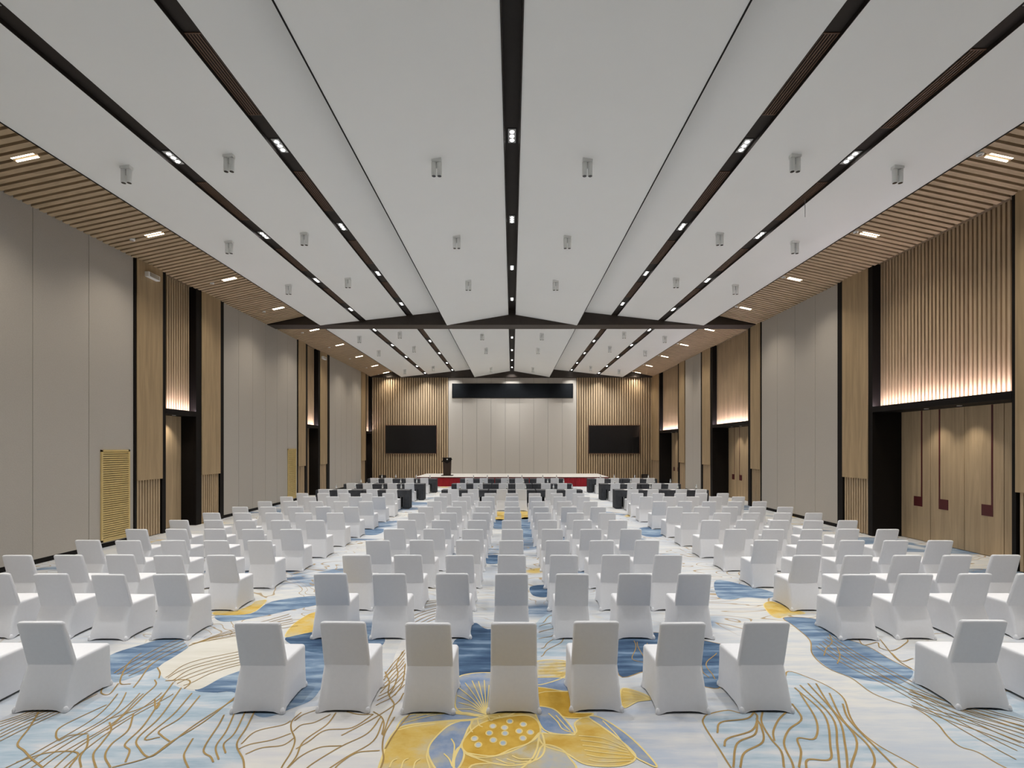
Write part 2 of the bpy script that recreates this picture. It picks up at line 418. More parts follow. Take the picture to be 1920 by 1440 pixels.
# return-air grilles lying in the slots
gr = MB().box(-.118, .118, -.8, -.785, -.01, .02).box(-.118, .118, .785, .8, -.01, .02)
grf = gr.me('grille_frame', M['bronze'])
grb = MB().box(-.118, .118, -.785, .785, .001, .004).me('grille_back', M['black'])
grs = MB().box(-.009, .009, -.785, .785, -.009, .001).me('grille_bar', M['bronze'])
for sn, x, z in slots[1:]:
    gy = [(KS[i] + KS[i + 1]) / 2 for i in range(len(KS) - 1)]
    gy = [g for g in gy if not (BEAM0 - .9 < g < BEAM1 + .9)]
    for j, g in enumerate(gy):
        if x == -6.21 and g < 9: continue
        r = empty('ceiling_grille', (x, g, z))
        tag(r, 'bronze bar grille in ceiling %s, %s from stage' % (sn, ORD[len(gy) - j]), 'grille', 'ceiling slot grilles')
        link('grille_frame', grf, r)
        link('grille_back', grb, r)
        for i in range(6): link('grille_bar', grs, r, (-.105 + .042 * i, 0, 0))
# twin spotlights hanging under the white panels
bm1 = MB().lathe([(.045, -.30), (.045, -.06), (.03, -.05)], 0, 0, 14).me('spot_head', M['white'], True)
lens = MB().lathe([(.036, -.304), (.036, -.29)], 0, 0, 12).me('lens', M['lens'])
pl = MB().box(-.09, .09, -.05, .05, -.05, .06).me('mount_plate', M['white'])
yoke = MB().box(-.012, .012, -.012, .012, -.16, -.04).me('yoke', M['steel'])
SPY = [8.95, 12.2, 15.45, 22.6, 25.9, 32.2]
for nm, X in (('central panel', 1.39), ('panel between slots', 5.22), ('outermost panel', 7.11)):
    for s in (-1, 1):
        for j, y in enumerate(SPY):
            z = zA(X) if X < 2 else zB(X)
            r = empty('twin_spotlight', (s * X, y, z))
            tag(r, 'white twin spotlight under white ceiling %s, %s side, %s from stage' % (nm, 'gold-grille' if s < 0 else 'inlaid-door', ORD[len(SPY) - j]),
                'spotlight', 'twin ceiling spotlights')
            link('mount_plate', pl, r)
            for q in (-.052, .052):
                h = link('spot_head', bm1, r, (q, 0, 0)); link('lens', lens, h)
            link('yoke', yoke, r)
            if j == len(SPY) - 1:                       # the pair nearest the stage is lit and turned to the stage wall
                b_ = spot('spotlight_bulb', (0, 0, -.32), WASH_W, SPOT_COL, 1.3, .04, 1.0, r)
                b_.rotation_euler = (math.radians(48), 0, 0)
# warm linear lights and white discs in the soffits
fr2 = MB().box(-.24, .24, -.1, .1, 0, .05).me('light_housing', M['wood_x'])
tb = MB().box(-.21, .21, -.016, .016, -.012, .004).me('lamp', M['warm'])
disc = MB().lathe([(.055, -.03), (.06, -.02), (.06, .04)], 0, 0, 16).me('disc_cover', M['white'], True)
for s in (-1, 1):
    ks = [k for k in KS if k > -1 and not (BEAM0 - .3 < k < BEAM1 + .3)]
    for j, k in enumerate(ks):
        y = YF + .1 + round((k - YF - .1) / .18) * .18 + .09
        z = zS(9.0)
        side = 'gold grille' if s < 0 else 'inlaid door'
        r = empty('soffit_light', (s * 9.0, y, z + .012)); r.rotation_euler = (0, s * math.atan(.216), 0)
        tag(r, 'warm twin-tube light in slatted soffit, %s side, %s from the stage' % (side, ORD[len(ks) - j]), 'ceiling light', 'soffit lights')
        link('light_housing', fr2, r)
        for q in (-.05, .05): link('lamp', tb, r, (0, q, 0))
        spot('soffit_bulb', (0, 0, -.04), SOFFIT_W, WARM_COL, 2.3, .08, 1.0, r)
        xd = 9.55 if s < 0 else 8.65
        d = empty('soffit_disc', (s * xd, y, zS(xd)))
        tag(d, 'small white round disc on slatted soffit, %s side, %s from stage' % (side, ORD[len(ks) - j]), 'detector', 'soffit discs')
        link('disc_cover', disc, d); MB().lathe([(.03, -.036), (.03, -.028)], 0, 0, 12).obj('disc_face', M['steel'], d)
# thin rod hanging from the outer slot
r = MB().lathe([(.006, -.34), (.006, 0), (.014, .002), (.014, .02)], 0, 0, 8).obj('hanging_rod', M['steel'], None, (6.28, 10.4, zB(6.21)))
tag(r, 'thin metal rod hanging from the ceiling near the inlaid-door wall', 'rod')
# small white boxes high on the pilasters
for i, d in enumerate((dl(266), dl(600.5))):
    r = empty('wall_box', (-(W - .05), d + .25, ZS - .33)); tag(r, 'small white box high on wood pilaster beside %s gold-grille-side doorway' % ('the nearer' if i == 0 else 'the middle'), 'wall box')
    bevel(MB().box(0, .12, -.22, .22, -.05, .09).obj('box_body', M['white'], r)); MB().box(.12, .126, -.18, .18, -.03, .07).obj('box_face', M['steel'], r)

# gold air grilles on the left wall
for i, (x0, x1) in enumerate(((188, 242), (539, 554.5))):
    a, b = dl(x0), dl(x1)
    r = empty('wall_grille', (-W, (a + b) / 2, .14)); h = (b - a) / 2; top = 2.30
    tag(r, 'tall gold louvred air grille on fabric wall, %s' % ('beside nearer doorway' if i == 0 else 'beside middle doorway'), 'grille', 'gold wall grilles')
    MB().box(0, .03, -h, -h + .05, 0, top).box(0, .03, h - .05, h, 0, top).box(0, .03, -h, h, 0, .05).box(0, .03, -h, h, top - .05, top).obj('grille_frame', M['gold'], r)
    MB().box(0, .004, -h + .05, h - .05, .05, top - .05).obj('grille_back', M['brown'], r)
    vs = bxv(.004, .028, -h + .05, h - .05, -.012, .012); vs = [(x, y, z - (x - .016) * .8) for x, y, z in vs]
    lm = mesh('louvre', vs, CUBE, M['gold'])
    n = 40
    for k in range(n): link('louvre', lm, r, (0, 0, .05 + (top - .1) * (k + .5) / n))

# ------------------------------------------------------------------ stage, lectern, floor speakers
SY, SZ = 31.08, .608
st = empty('stage', (0, SY, 0)); tag(st, 'low stage with pale top and pleated red skirt before the screen wall', 'stage')
SB = YB - .075 - SY
MB().box(-6.2, 6.2, 0, SB, SZ - .06, SZ).obj('stage_top', M['stage'], st)
MB().box(-6.215, 6.215, -.015, 0, SZ - .055, SZ - .004).box(-6.215, -6.2, 0, SB, SZ - .055, SZ - .004).box(6.2, 6.215, 0, SB, SZ - .055, SZ - .004).obj('edge_band', M['redline'], st)
vs = []; N = 620
for i in range(N + 1):
    x = -6.19 + 12.38 * i / N; yv = .02 + .018 * math.sin(i * 1.35) + .006 * math.sin(i * .37)
    vs += [(x, yv - .01, .005), (x, yv, SZ - .056)]
o = link('pleated_skirt', mesh('pleated_skirt', vs, [(2 * i, 2 * i + 2, 2 * i + 3, 2 * i + 1) for i in range(N)], M['red'], True), st)
for s in (-1, 1): MB().box(s * 6.17, s * 6.19, .03, SB, .005, SZ - .056).obj('side_skirt', M['red'], st)
MB().box(-6.1, 6.1, .08, SB, .01, SZ - .06).obj('stage_frame', M['black'], st)

lc = empty('lectern', (-4.33, 32.5, SZ)); tag(lc, 'dark wooden lectern with black top panel standing on the stage', 'lectern')
bevel(MB().box(-.385, .385, -.25, .3, 0, .05).obj('base_plate', M['brown'], lc), .012)
vs = [(-.25, -.16, .05), (.25, -.16, .05), (.22, .2, .05), (-.22, .2, .05), (-.285, -.2, 1.05), (.285, -.2, 1.05), (.26, .2, 1.02), (-.26, .2, 1.02)]
bevel(link('body', mesh('body', vs, CUBE, M['lectern']), lc), .01)
vs = [(-.30, -.225, 1.0), (-.02, -.225, .84), (.02, -.225, .84), (.30, -.225, 1.0), (.285, -.225, 1.2), (-.255, -.225, 1.2)]
vs += [(x, -.195, z) for x, y, z in vs]
pn = link('black_front_panel', mesh('black_front_panel', vs, [(0, 1, 2, 3, 4, 5), (11, 10, 9, 8, 7, 6)] + [(i, i + 6, (i + 1) % 6 + 6, (i + 1) % 6) for i in range(6)], M['black']), lc)
em = MB().lathe([(.045, 0), (.045, .006)], 0, 0, 16)
eo = em.obj('round_emblem', M['paper'], pn); eo.location = (.02, -.226, 1.1); eo.rotation_euler = (math.pi / 2, 0, 0)
vs = [(-.30, -.24, 1.19), (.30, -.24, 1.19), (.30, .22, 1.05), (-.30, .22, 1.05), (-.30, -.24, 1.22), (.30, -.24, 1.22), (.30, .22, 1.08), (-.30, .22, 1.08)]
link('reading_top', mesh('reading_top', vs, CUBE, M['black']), lc)
MB().box(-.34, -.28, -.2, -.1, .92, .99).obj('side_bracket', M['black'], lc)
for i, (x, y, hgt) in enumerate(((-8.85, 33.2, .60), (9.15, 33.4, .66))):
    r = empty('floor_speaker', (x, y, 0)); tag(r, 'black floor speaker by slatted stage wall, %s end of the stage' % ('lectern' if i == 0 else 'far-from-lectern'), 'speaker', 'stage speakers')
    bevel(MB().box(-.2, .2, -.17, .2, 0, hgt).obj('cabinet', M['black'], r), .015)
    MB().box(-.18, .18, -.182, -.17, .05, hgt - .04).obj('speaker_mesh', M['brown'], r)

# ------------------------------------------------------------------ chairs
def rrect(wr_, wf, yr, yf, rad, zb, arch=0., pull=0., n=7):
    # ring of points: rear edge, right, front, left; corners rounded, edges may arch up and pull in
    pts = []
    cs = [(-wr_, yr), (wr_, yr), (wf, yf), (-wf, yf)]
    for e in range(4):
        (ax, ay), (bx_, by) = cs[e], cs[(e + 1) % 4]
        L = math.hypot(bx_ - ax, by - ay); tx, ty = (bx_ - ax) / L, (by - ay) / L; nx, ny = -ty, tx   # inward
        for i in range(n):
            u = rad / L + (1 - 2 * rad / L) * i / (n - 1)
            k = math.sin(math.pi * (i / (n - 1)))
            k2 = min(1, 1.6 * k)
            pts.append((ax + tx * u * L + nx * pull * k2, ay + ty * u * L + ny * pull * k2, zb + arch * k2))
        # corner mid point
        px, py = cs[(e + 1) % 4]
        nx2, ny2 = cs[(e + 2) % 4][0] - px, cs[(e + 2) % 4][1] - py; l2 = math.hypot(nx2, ny2)
        pts.append((px - tx * rad * .3 + nx2 / l2 * rad * .3, py - ty * rad * .3 + ny2 / l2 * rad * .3, zb))
    return pts
def loft(rings, m, name, cap0=False, cap1=True):
    n = len(rings[0]); vs = [p for r in rings for p in r]; fs = []
    for j in range(len(rings) - 1):
        for i in range(n): fs.append((j * n + i, j * n + (i + 1) % n, (j + 1) * n + (i + 1) % n, (j + 1) * n + i))
    if cap1:
        b = (len(rings) - 1) * n; c = [sum(vs[b + i][k] for i in range(n)) / n for k in range(3)]
        vs.append(tuple(c)); fs += [(b + i, b + (i + 1) % n, len(vs) - 1) for i in range(n)]
    if cap0: fs.append(tuple(range(n)))
    return mesh(name, vs, fs, m, True)
seat_me = loft([rrect(.256, .24, -.285, .282, .022, .0, .024, .022), rrect(.246, .236, -.277, .279, .025, .04, .012, .016),
                rrect(.236, .231, -.258, .277, .026, .13, 0, .010), rrect(.228, .227, -.222, .275, .026, .27, 0, .006),
                rrect(.222, .226, -.172, .275, .026, .405, 0, .002), rrect(.221, .225, -.165, .274, .028, .425),
                rrect(.214, .217, -.155, .266, .03, .441), rrect(.195, .2, -.14, .248, .04, .446), rrect(.1, .1, -.05, .14, .04, .449)], M['cover'], 'seat_cover')
def backring(z, yr, th, hw_, ins=0.):
    return rrect(hw_ - ins, hw_ - .004 - ins, yr + ins * .6, yr + th - ins * .6, .018, z)
def ypro(z): return -.168 - (z - .40) / .455 * .118
back_me = loft([backring(.37, -.166, .06, .219), backring(.40, ypro(.40), .064, .222), backring(.43, ypro(.43), .062, .2235), backring(.55, ypro(.55), .058, .222),
                backring(.70, ypro(.70), .054, .2195), backring(.83, ypro(.83), .05, .2175), backring(.847, ypro(.847), .05, .2165, .004),
                backring(.855, ypro(.855), .05, .214, .013)], M['cover'], 'backrest_cover', True)
foot_me = MB().lathe([(.020, .0), (.025, .008), (.024, .03), (.016, .05), (.006, .058)], 0, 0, 10).me('foot_pocket', M['cover'], True)
def chair(x, y, label, feet, rz=0., group='white covered chairs'):
    r = empty('covered_chair', (x, y, 0), rz); tag(r, label, 'chair', group)
    link('seat_cover', seat_me, r); link('backrest_cover', back_me, r)
    if feet:
        for fx, fy in ((-.236, -.264), (.236, -.264), (-.222, .262), (.222, .262)): link('foot_pocket', foot_me, r, (fx, fy, 0))
    return r
ROWS = [4.55, 6.29, 7.40, 8.58, 9.76, 10.95, 12.20, 13.43, 14.80, 16.22, 17.42]
jit = random.Random(3)
for ri, d in enumerate(ROWS):
    rowname = ORD[len(ROWS) - ri] + ' row behind tables'
    if ri == 0: rowname = 'last row'
    cols = [('middle block', .797 * k, None, k + 4) for k in range(-3, 4)]
    cols += [('gold-grille-side block', -4.46 - .775 * k, None, k + 1) for k in range(5)]
    cols += [('inlaid-door-side block', 4.51 + .768 * k, None, k + 1) for k in range(5)]
    for bn, x, _, num in cols:
        if bn == 'middle block': lab = 'white covered chair, middle block, %s, %s seat counted from gold-grille side' % (rowname, ORD[num])
        else: lab = 'white covered chair, %s, %s, %s seat from the aisle' % (bn, rowname, ORD[num])
        yy = d + .285 + jit.uniform(-.025, .025); xx = x + jit.uniform(-.018, .018)
        if bn != 'middle block' and ri == 0: yy += .03
        chair(xx, yy, lab, ri < 5, jit.uniform(-.025, .025))

# ------------------------------------------------------------------ tables with charcoal cloths, bottles, papers
TL, TD, TZ = .94, .58, .765
def table_meshes():
    top = MB().box(-TL, TL, 0, TD, TZ - .025, TZ).me('cloth_top', M['cloth_lit_top'])
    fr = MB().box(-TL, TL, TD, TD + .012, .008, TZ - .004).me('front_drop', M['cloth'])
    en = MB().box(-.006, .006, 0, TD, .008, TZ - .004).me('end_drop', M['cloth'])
    vs = []; n = 40
    for i in range(n + 1):
        x = -TL + 2 * TL * i / n; yv = -.006 + .006 * math.sin(i * .9)
        vs += [(x, yv, TZ - .27 + .008 * math.sin(i * .5)), (x, -.002, TZ - .002)]
    va = mesh('back_valance', vs, [(2 * i, 2 * i + 2, 2 * i + 3, 2 * i + 1) for i in range(n)], M['cloth'], True)
    vs = []; n = 10
    for i in range(n + 1):
        x = -.12 + .24 * i / n; vs += [(x, -.004 + .012 * math.sin(i * 1.1), .008), (x, -.003, TZ - .2)]
    fp = mesh('corner_fold', vs, [(2 * i, 2 * i + 2, 2 * i + 3, 2 * i + 1) for i in range(n)], M['cloth'], True)
    lg = MB().lathe([(.016, 0), (.016, TZ - .03)], 0, 0, 8).me('leg', M['steel'])
    return top, fr, en, va, fp, lg
T = table_meshes()
bot = MB().lathe([(.030, 0), (.032, .01), (.032, .13), (.026, .155), (.013, .18), (.013, .195)], 0, 0, 12).me('bottle_body', M['bottle'], True)
cap = MB().lathe([(.015, .195), (.015, .215)], 0, 0, 10).me('bottle_cap', M['white'])
lbl = MB().lathe([(.0328, .05), (.0328, .10)], 0, 0, 12).me('bottle_label', M['paper'], True)
pap = MB().box(-.105, .105, -.15, .15, 0, .004).me('note_paper', M['paper'])
TR = [(19.72, 19.29, 'third'), (23.0, 22.05, 'second'), (26.76, 26.1, 'first')]
for ty, cy, rn in TR:
    cy = ty - .38
    for bn, xs in (('middle', (-1.93, 0, 1.93)), ('gold-grille-side', (-5.13, -7.04)), ('inlaid-door-side', (5.15, 7.06))):
        for ti, x in enumerate(xs):
            if bn == 'middle': tn = ('gold-grille-side', 'centre', 'inlaid-door-side')[ti] + ' of three'
            else: tn = ('aisle-side', 'wall-side')[ti] + ' of two'
            r = empty('cloth_table', (x, ty, 0))
            tag(r, 'charcoal clothed table, %s row from stage, %s group, %s' % (rn, bn, tn), 'table', 'charcoal clothed tables')
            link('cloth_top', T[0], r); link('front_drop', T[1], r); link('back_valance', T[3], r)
            for s in (-1, 1):
                link('end_drop', T[2], r, (s * (TL - .006), 0, 0)); link('corner_fold', T[4], r, (s * (TL - .12), 0, 0))
                for q in (.08, TD - .08): link('leg', T[5], r, (s * (TL - .35), q, 0))
            for s in (-1, 1):
                seat = '%s seat of %s table, %s group, %s row from stage' % ('grille-side' if s < 0 else 'door-side', tn.split(' of')[0], bn, rn)
                chair(x + s * .385 + jit.uniform(-.02, .02), cy + jit.uniform(-.03, .03), 'white covered chair, ' + seat, False, jit.uniform(-.03, .03), 'white covered chairs at tables')
                b = empty('water_bottle', (x + s * .385 + .17, ty + .33, TZ)); tag(b, 'clear water bottle, ' + seat, 'bottle', 'water bottles')
                link('bottle_body', bot, b); link('bottle_cap', cap, b); link('bottle_label', lbl, b)
                p = link('note_paper', pap, None, (x + s * .385 - .05, ty + .2, TZ)); tag(p, 'white note paper, ' + seat, 'paper', 'note papers')

# ------------------------------------------------------------------ carpet pattern (flat dyed motifs, traced on the floor)
def smoothp(pts, closed, n=6):
    P = [Vector(p) for p in pts]; out = []; L = len(P)
    rng = range(L) if closed else range(L - 1)
    for i in rng:
        p1, p2 = P[i], P[(i + 1) % L]
        p0 = P[i - 1] if (closed or i > 0) else p1 * 2 - p2
        p3 = P[(i + 2) % L] if (closed or i + 2 < L) else p2 * 2 - p1
        for k in range(n):
            t = k / n
            out.append(.5 * ((2 * p1) + (p2 - p0) * t + (2 * p0 - 5 * p1 + 4 * p2 - p3) * t * t + (3 * p1 - p0 - 3 * p2 + p3) * t ** 3))
    if not closed: out.append(P[-1])
    return out
LINES = {'c_line': MB(), 'c_pale': MB()}
RB = [0]
def ribbon(pts, wd, key, z, closed=False):
    n = len(pts); mb = LINES[key]; vs = []; RB[0] += 1; z += 2.5e-5 * (RB[0] % 40)
    for i in range(n):
        a = pts[i - 1] if (i > 0 or closed) else pts[i]; b = pts[(i + 1) % n] if (i < n - 1 or closed) else pts[i]
        t = (b - a); t = t.normalized() if t.length > 1e-6 else Vector((1, 0)); nn = Vector((-t.y, t.x)) * wd / 2
        vs += [(pts[i].x + nn.x, pts[i].y + nn.y, z + 2e-6 * i), (pts[i].x - nn.x, pts[i].y - nn.y, z + 2e-6 * i)]
    m_ = n if closed else n - 1
    mb.add(vs, [(2 * i, 2 * i + 1, (2 * i + 3) % (2 * n), (2 * i + 2) % (2 * n)) for i in range(m_)])
def field(name, px, mk, z, outline=None, wd=.014, world=False, n=5):
    pts = smoothp([p if world else fl(*p) for p in px], True, n)
    o = link(name, mesh(name, [(p.x, p.y, z) for p in pts], [tuple(range(len(pts)))], M[mk]), floor)
    if o.data.polygons[0].normal.z < 0: o.data.flip_normals()
    if outline: ribbon(pts, wd, outline, z + .0006, True)
    return o
def line(px, key='c_line', wd=.013, z=.0042, world=False):
    ribbon(smoothp([p if world else fl(*p) for p in px], False, 6), wd, key, z)
def family(a, b, n, wob=.05, key='c_line', wd=.011, seed=0, t0=0., t1=1.):
    # n lines blended between two traced guides
    rr = random.Random(seed); A = smoothp([fl(*p) for p in a], False, 6); B = smoothp([fl(*p) for p in b], False, 6)
    def at(L, u):
        f = u * (len(L) - 1); i = min(int(f), len(L) - 2); return L[i].lerp(L[i + 1], f - i)
    for j in range(n):
        v = t0 + (t1 - t0) * (j + .5) / n; ph = rr.uniform(0, 6.3); pts = []
        for k in range(29):
            u = k / 28; p = at(A, u).lerp(at(B, u), v + .03 * math.sin(5 * u + ph))
            pts.append(p + Vector((wob * .4 * math.sin(9 * u + ph), wob * .3 * math.cos(7 * u + ph * 2))))
        ribbon(pts, wd, key, .0042)
# colour fields
field('carpet_field', [(-260, 1420), (0, 1352), (115, 1328), (213, 1279), (246, 1268), (298, 1251), (312, 1275), (345, 1292), (400, 1299), (455, 1297), (450, 1330), (470, 1345), (455, 1372), (442, 1396), (455, 1425), (462, 1470), (300, 1530), (-150, 1560)], 'c_light', .001)
field('carpet_field', [(208, 1228), (269, 1208), (324, 1192), (362, 1190), (345, 1201), (352, 1215), (328, 1231), (298, 1250), (250, 1270), (209, 1279), (190, 1255)], 'c_blue', .0012)
field('carpet_field', [(298, 1251), (328, 1231), (352, 1215), (362, 1203), (430, 1194), (480, 1200), (470, 1245), (415, 1271), (380, 1290), (362, 1293), (343, 1289), (325, 1277), (306, 1271)], 'c_cream', .0016)
field('carpet_field', [(365, 1293), (415, 1271), (455, 1250), (540, 1212), (612, 1180), (690, 1184), (722, 1198), (700, 1225), (640, 1258), (608, 1284), (585, 1312), (548, 1328), (500, 1345), (470, 1335), (440, 1299), (400, 1299)], 'c_blue', .0014)
field('carpet_field', [(452, 1395), (480, 1368), (545, 1355), (560, 1330), (620, 1318), (720, 1280), (740, 1230), (760, 1195), (800, 1190), (820, 1240), (790, 1320), (752, 1365), (722, 1410), (710, 1475), (470, 1480), (458, 1425)], 'c_white', .0018)
field('carpet_field', [(846, 1272), (850, 1205), (873, 1192), (890, 1168), (915, 1180), (960, 1172), (1000, 1190), (1010, 1262), (940, 1266)], 'c_deep', .0014)
field('carpet_field', [(1000, 1262), (1000, 1178), (1035, 1150), (1072, 1176), (1068, 1243)], 'c_light', .0016)
field('carpet_field', [(1160, 1266), (1162, 1195), (1230, 1186), (1330, 1203), (1362, 1218), (1356, 1282), (1322, 1288), (1250, 1262), (1210, 1259)], 'c_deep', .0014, 'c_line')
field('carpet_field', [(1372, 1442), (1350, 1407), (1320, 1360), (1320, 1346), (1330, 1339), (1365, 1332), (1395, 1337), (1440, 1320), (1470, 1275), (1479, 1259), (1519, 1272), (1556, 1289), (1582, 1310), (1594, 1344), (1612, 1370), (1650, 1400), (1721, 1440), (1800, 1500), (1440, 1540)], 'c_light', .0012, 'c_line', .016)
field('carpet_field', [(1470, 1158), (1535, 1162), (1575, 1192), (1627, 1212), (1672, 1238), (1714, 1257), (1800, 1290), (1960, 1300), (2200, 1330), (2300, 1480), (2000, 1490), (1886, 1440), (1834, 1411), (1800, 1400), (1777, 1381), (1755, 1355), (1717, 1329), (1665, 1312), (1631, 1297), (1597, 1272), (1560, 1257), (1537, 1242), (1522, 1224), (1518, 1200), (1490, 1175)], 'c_light', .0012, 'c_line', .014)
field('carpet_field', [(1470, 1158), (1535, 1162), (1575, 1192), (1627, 1212), (1672, 1238), (1712, 1259), (1690, 1282), (1640, 1278), (1597, 1270), (1560, 1256), (1538, 1241), (1523, 1224), (1519, 1200), (1490, 1175)], 'c_blue', .0016)
field('carpet_field', [(1343, 1088), (1400, 1098), (1452, 1112), (1440, 1122), (1400, 1120), (1370, 1124), (1345, 1118)], 'c_blue', .0014)
field('carpet_field', [(1432, 1134), (1448, 1128), (1480, 1140), (1510, 1150), (1478, 1154), (1460, 1159), (1444, 1152)], 'c_yel', .0018, 'c_pale', .012)
field('carpet_field', [(535, 1194), (545, 1176), (565, 1160), (592, 1148), (640, 1150), (640, 1180), (592, 1184), (560, 1190)], 'c_yel', .002, 'c_pale', .012)
field('carpet_field', [(535, 1196), (592, 1185), (640, 1182), (650, 1215), (600, 1225), (560, 1215)], 'c_deep', .0015)
field('carpet_field', [(405, 1146), (440, 1146), (470, 1135), (480, 1128), (500, 1126), (470, 1150), (405, 1153)], 'c_yel', .002, 'c_pale', .01)
field('carpet_field', [(405, 1154), (470, 1151), (510, 1128), (590, 1118), (600, 1132), (540, 1145), (480, 1158), (420, 1166)], 'c_blue', .0015)
for px, mk in (([(928, 960), (946, 960), (946, 974), (928, 974)], 'c_yel'), ([(926, 975), (947, 975), (948, 990), (925, 990)], 'c_blue'), ([(975, 959), (994, 959), (994, 972), (975, 972)], 'c_yel'),
               ([(976, 973), (998, 973), (1002, 1006), (978, 1006)], 'c_blue'), ([(912, 1042), (936, 1042), (936, 1056), (910, 1056)], 'c_deep'), ([(1200, 990), (1245, 990), (1240, 1006), (1205, 1004)], 'c_blue'),
               ([(675, 990), (720, 992), (705, 1003), (668, 1000)], 'c_blue'), ([(995, 1100), (1030, 1098), (1032, 1118), (1000, 1117)], 'c_deep')):
    field('carpet_field', px, mk, .0016)
field('carpet_field', [(1118, 1345), (1160, 1318), (1230, 1312), (1300, 1345), (1318, 1375), (1345, 1425), (1330, 1480), (1250, 1480), (1228, 1432), (1190, 1392)], 'c_haze', .0011)
# the lotus
LP = [('c_beige', [(1000, 1242), (1064, 1240), (1066, 1262), (1040, 1277), (1000, 1282)]),
      ('c_slate', [(855, 1300), (857, 1272), (885, 1263), (930, 1262), (1000, 1270), (1060, 1272), (1070, 1295), (1010, 1300), (960, 1340), (912, 1344), (858, 1332)]),
      ('c_och', [(1000, 1290), (1060, 1297), (1090, 1300), (1095, 1320), (1075, 1336), (1112, 1338), (1095, 1346), (1058, 1345), (1035, 1330), (1000, 1326)]),
      ('c_slate', [(744, 1368), (768, 1341), (840, 1338), (912, 1342), (885, 1351), (835, 1354), (775, 1362)]),
      ('c_yel', [(712, 1470), (720, 1410), (735, 1378), (760, 1361), (835, 1352), (885, 1349), (912, 1342), (960, 1335), (1005, 1340), (1000, 1420), (900, 1480), (800, 1500)]),
      ('c_yel', [(1012, 1376), (1050, 1378), (1080, 1374), (1078, 1356), (1102, 1346), (1140, 1372), (1170, 1394), (1192, 1420), (1165, 1436), (1100, 1434), (1060, 1412), (1020, 1398)]),
      ('c_beige', [(1018, 1398), (1050, 1404), (1068, 1422), (1078, 1450), (1000, 1490), (900, 1490), (880, 1440), (920, 1432), (960, 1436), (1000, 1428)]),
      ('c_slate', [(885, 1350), (845, 1359), (815, 1385), (803, 1405), (806, 1424), (822, 1448), (846, 1462), (851, 1440), (853, 1420), (868, 1390), (877, 1368)]),
      ('c_slate', [(862, 1401), (852, 1415), (849, 1436), (858, 1442), (868, 1426), (870, 1410)]),
      ('c_beige', [(873, 1413), (930, 1418), (990, 1395), (1013, 1374), (1021, 1395), (1018, 1415), (1000, 1428), (960, 1436), (920, 1431)]),
      ('c_slate', [(1003, 1327), (1035, 1329), (1055, 1345), (1078, 1376), (1055, 1378), (1025, 1372), (1011, 1356)]),
      ('c_slate', [(1103, 1345), (1125, 1346), (1165, 1370), (1200, 1400), (1232, 1438), (1205, 1428), (1190, 1418), (1165, 1390), (1130, 1364)]),
      ('c_och', [(866, 1401), (870, 1386), (890, 1365), (915, 1352), (950, 1345), (985, 1342), (1005, 1350), (1013, 1365), (1010, 1380), (990, 1395), (960, 1405), (930, 1418), (900, 1421), (876, 1413)]),
      ('c_yel', [(1165, 1293), (1192, 1296), (1222, 1311), (1195, 1316), (1168, 1327)])]
for i, (mk, px) in enumerate(LP): field('lotus_petal', px, mk, .0019 + .00016 * i, 'c_pale', .016)
for (x, y) in ((910, 475), (1000, 495), (797, 507), (875, 517), (773, 553), (878, 555), (972, 540), (1047, 548), (800, 600), (997, 588), (675, 590), (865, 620), (700, 632)):
    c = fl(700 + x / 3.556, 1220 + y / 3.556)
    field('lotus_seed', [(c[0] + .028 * math.cos(a) , c[1] + .036 * math.sin(a)) for a in [k * math.pi / 4 for k in range(8)]], 'c_light', .0046, 'c_pale', .012, True, 2)
def rays(base, tips, bend=0.0, wd=.011):
    for (x, y) in tips:
        mx, my = (base[0] + x) / 2 + bend * (y - base[1]), (base[1] + y) / 2 - abs(x - base[0]) * .08
        line([base, (mx, my), (x, y)], 'c_pale', wd, .0048)
rays((912, 1341), [(858, 1305), (860, 1290), (872, 1281), (885, 1277), (897, 1278), (908, 1276), (917, 1285), (860, 1318), (858, 1330)])
rays((905, 1345), [(768, 1347), (780, 1342), (800, 1341), (755, 1357), (825, 1340), (850, 1338)])
for k in range(6): line([(1085 + 12 * k * .3, 1380 + 9 * k), (1130, 1385 + 9 * k), (1172 + 3 * k, 1402 + 5 * k)], 'c_pale', .011, .0048)
for k in range(5): line([(1010, 1246 + 6 * k), (1040, 1245 + 6 * k), (1063 - 3 * k, 1243 + 6 * k)], 'c_pale', .012, .0048)
for k in range(4): line([(1168, 1297 + 7 * k), (1195, 1302 + 4 * k), (1218, 1311)], 'c_pale', .011, .0048)
for a in ([(846, 1386), (852, 1398), (850, 1420)], [(832, 1414), (842, 1424), (848, 1438)], [(1028, 1338), (1045, 1354), (1055, 1368), (1076, 1376)], [(1042, 1342), (1060, 1362), (1070, 1372)],
          [(960, 1418), (975, 1424), (1000, 1424)], [(1008, 1402), (1004, 1414), (998, 1424)], [(950, 1424), (970, 1430), (990, 1429)], [(930, 1424), (950, 1432), (965, 1433)],
          [(730, 1440), (736, 1428), (745, 1424)], [(752, 1442), (757, 1428), (766, 1423)], [(775, 1442), (779, 1430), (788, 1424)], [(806, 1442), (800, 1420), (803, 1405)],
          [(895, 1347), (898, 1360), (905, 1364)], [(915, 1345), (920, 1352), (924, 1351)], [(935, 1342), (940, 1347), (944, 1346)], [(884, 1352), (882, 1366), (886, 1374)],
          [(1110, 1352), (1135, 1368), (1160, 1388)], [(1130, 1352), (1150, 1372), (1164, 1388)]):
    line(a, 'c_pale', .012, .0048)
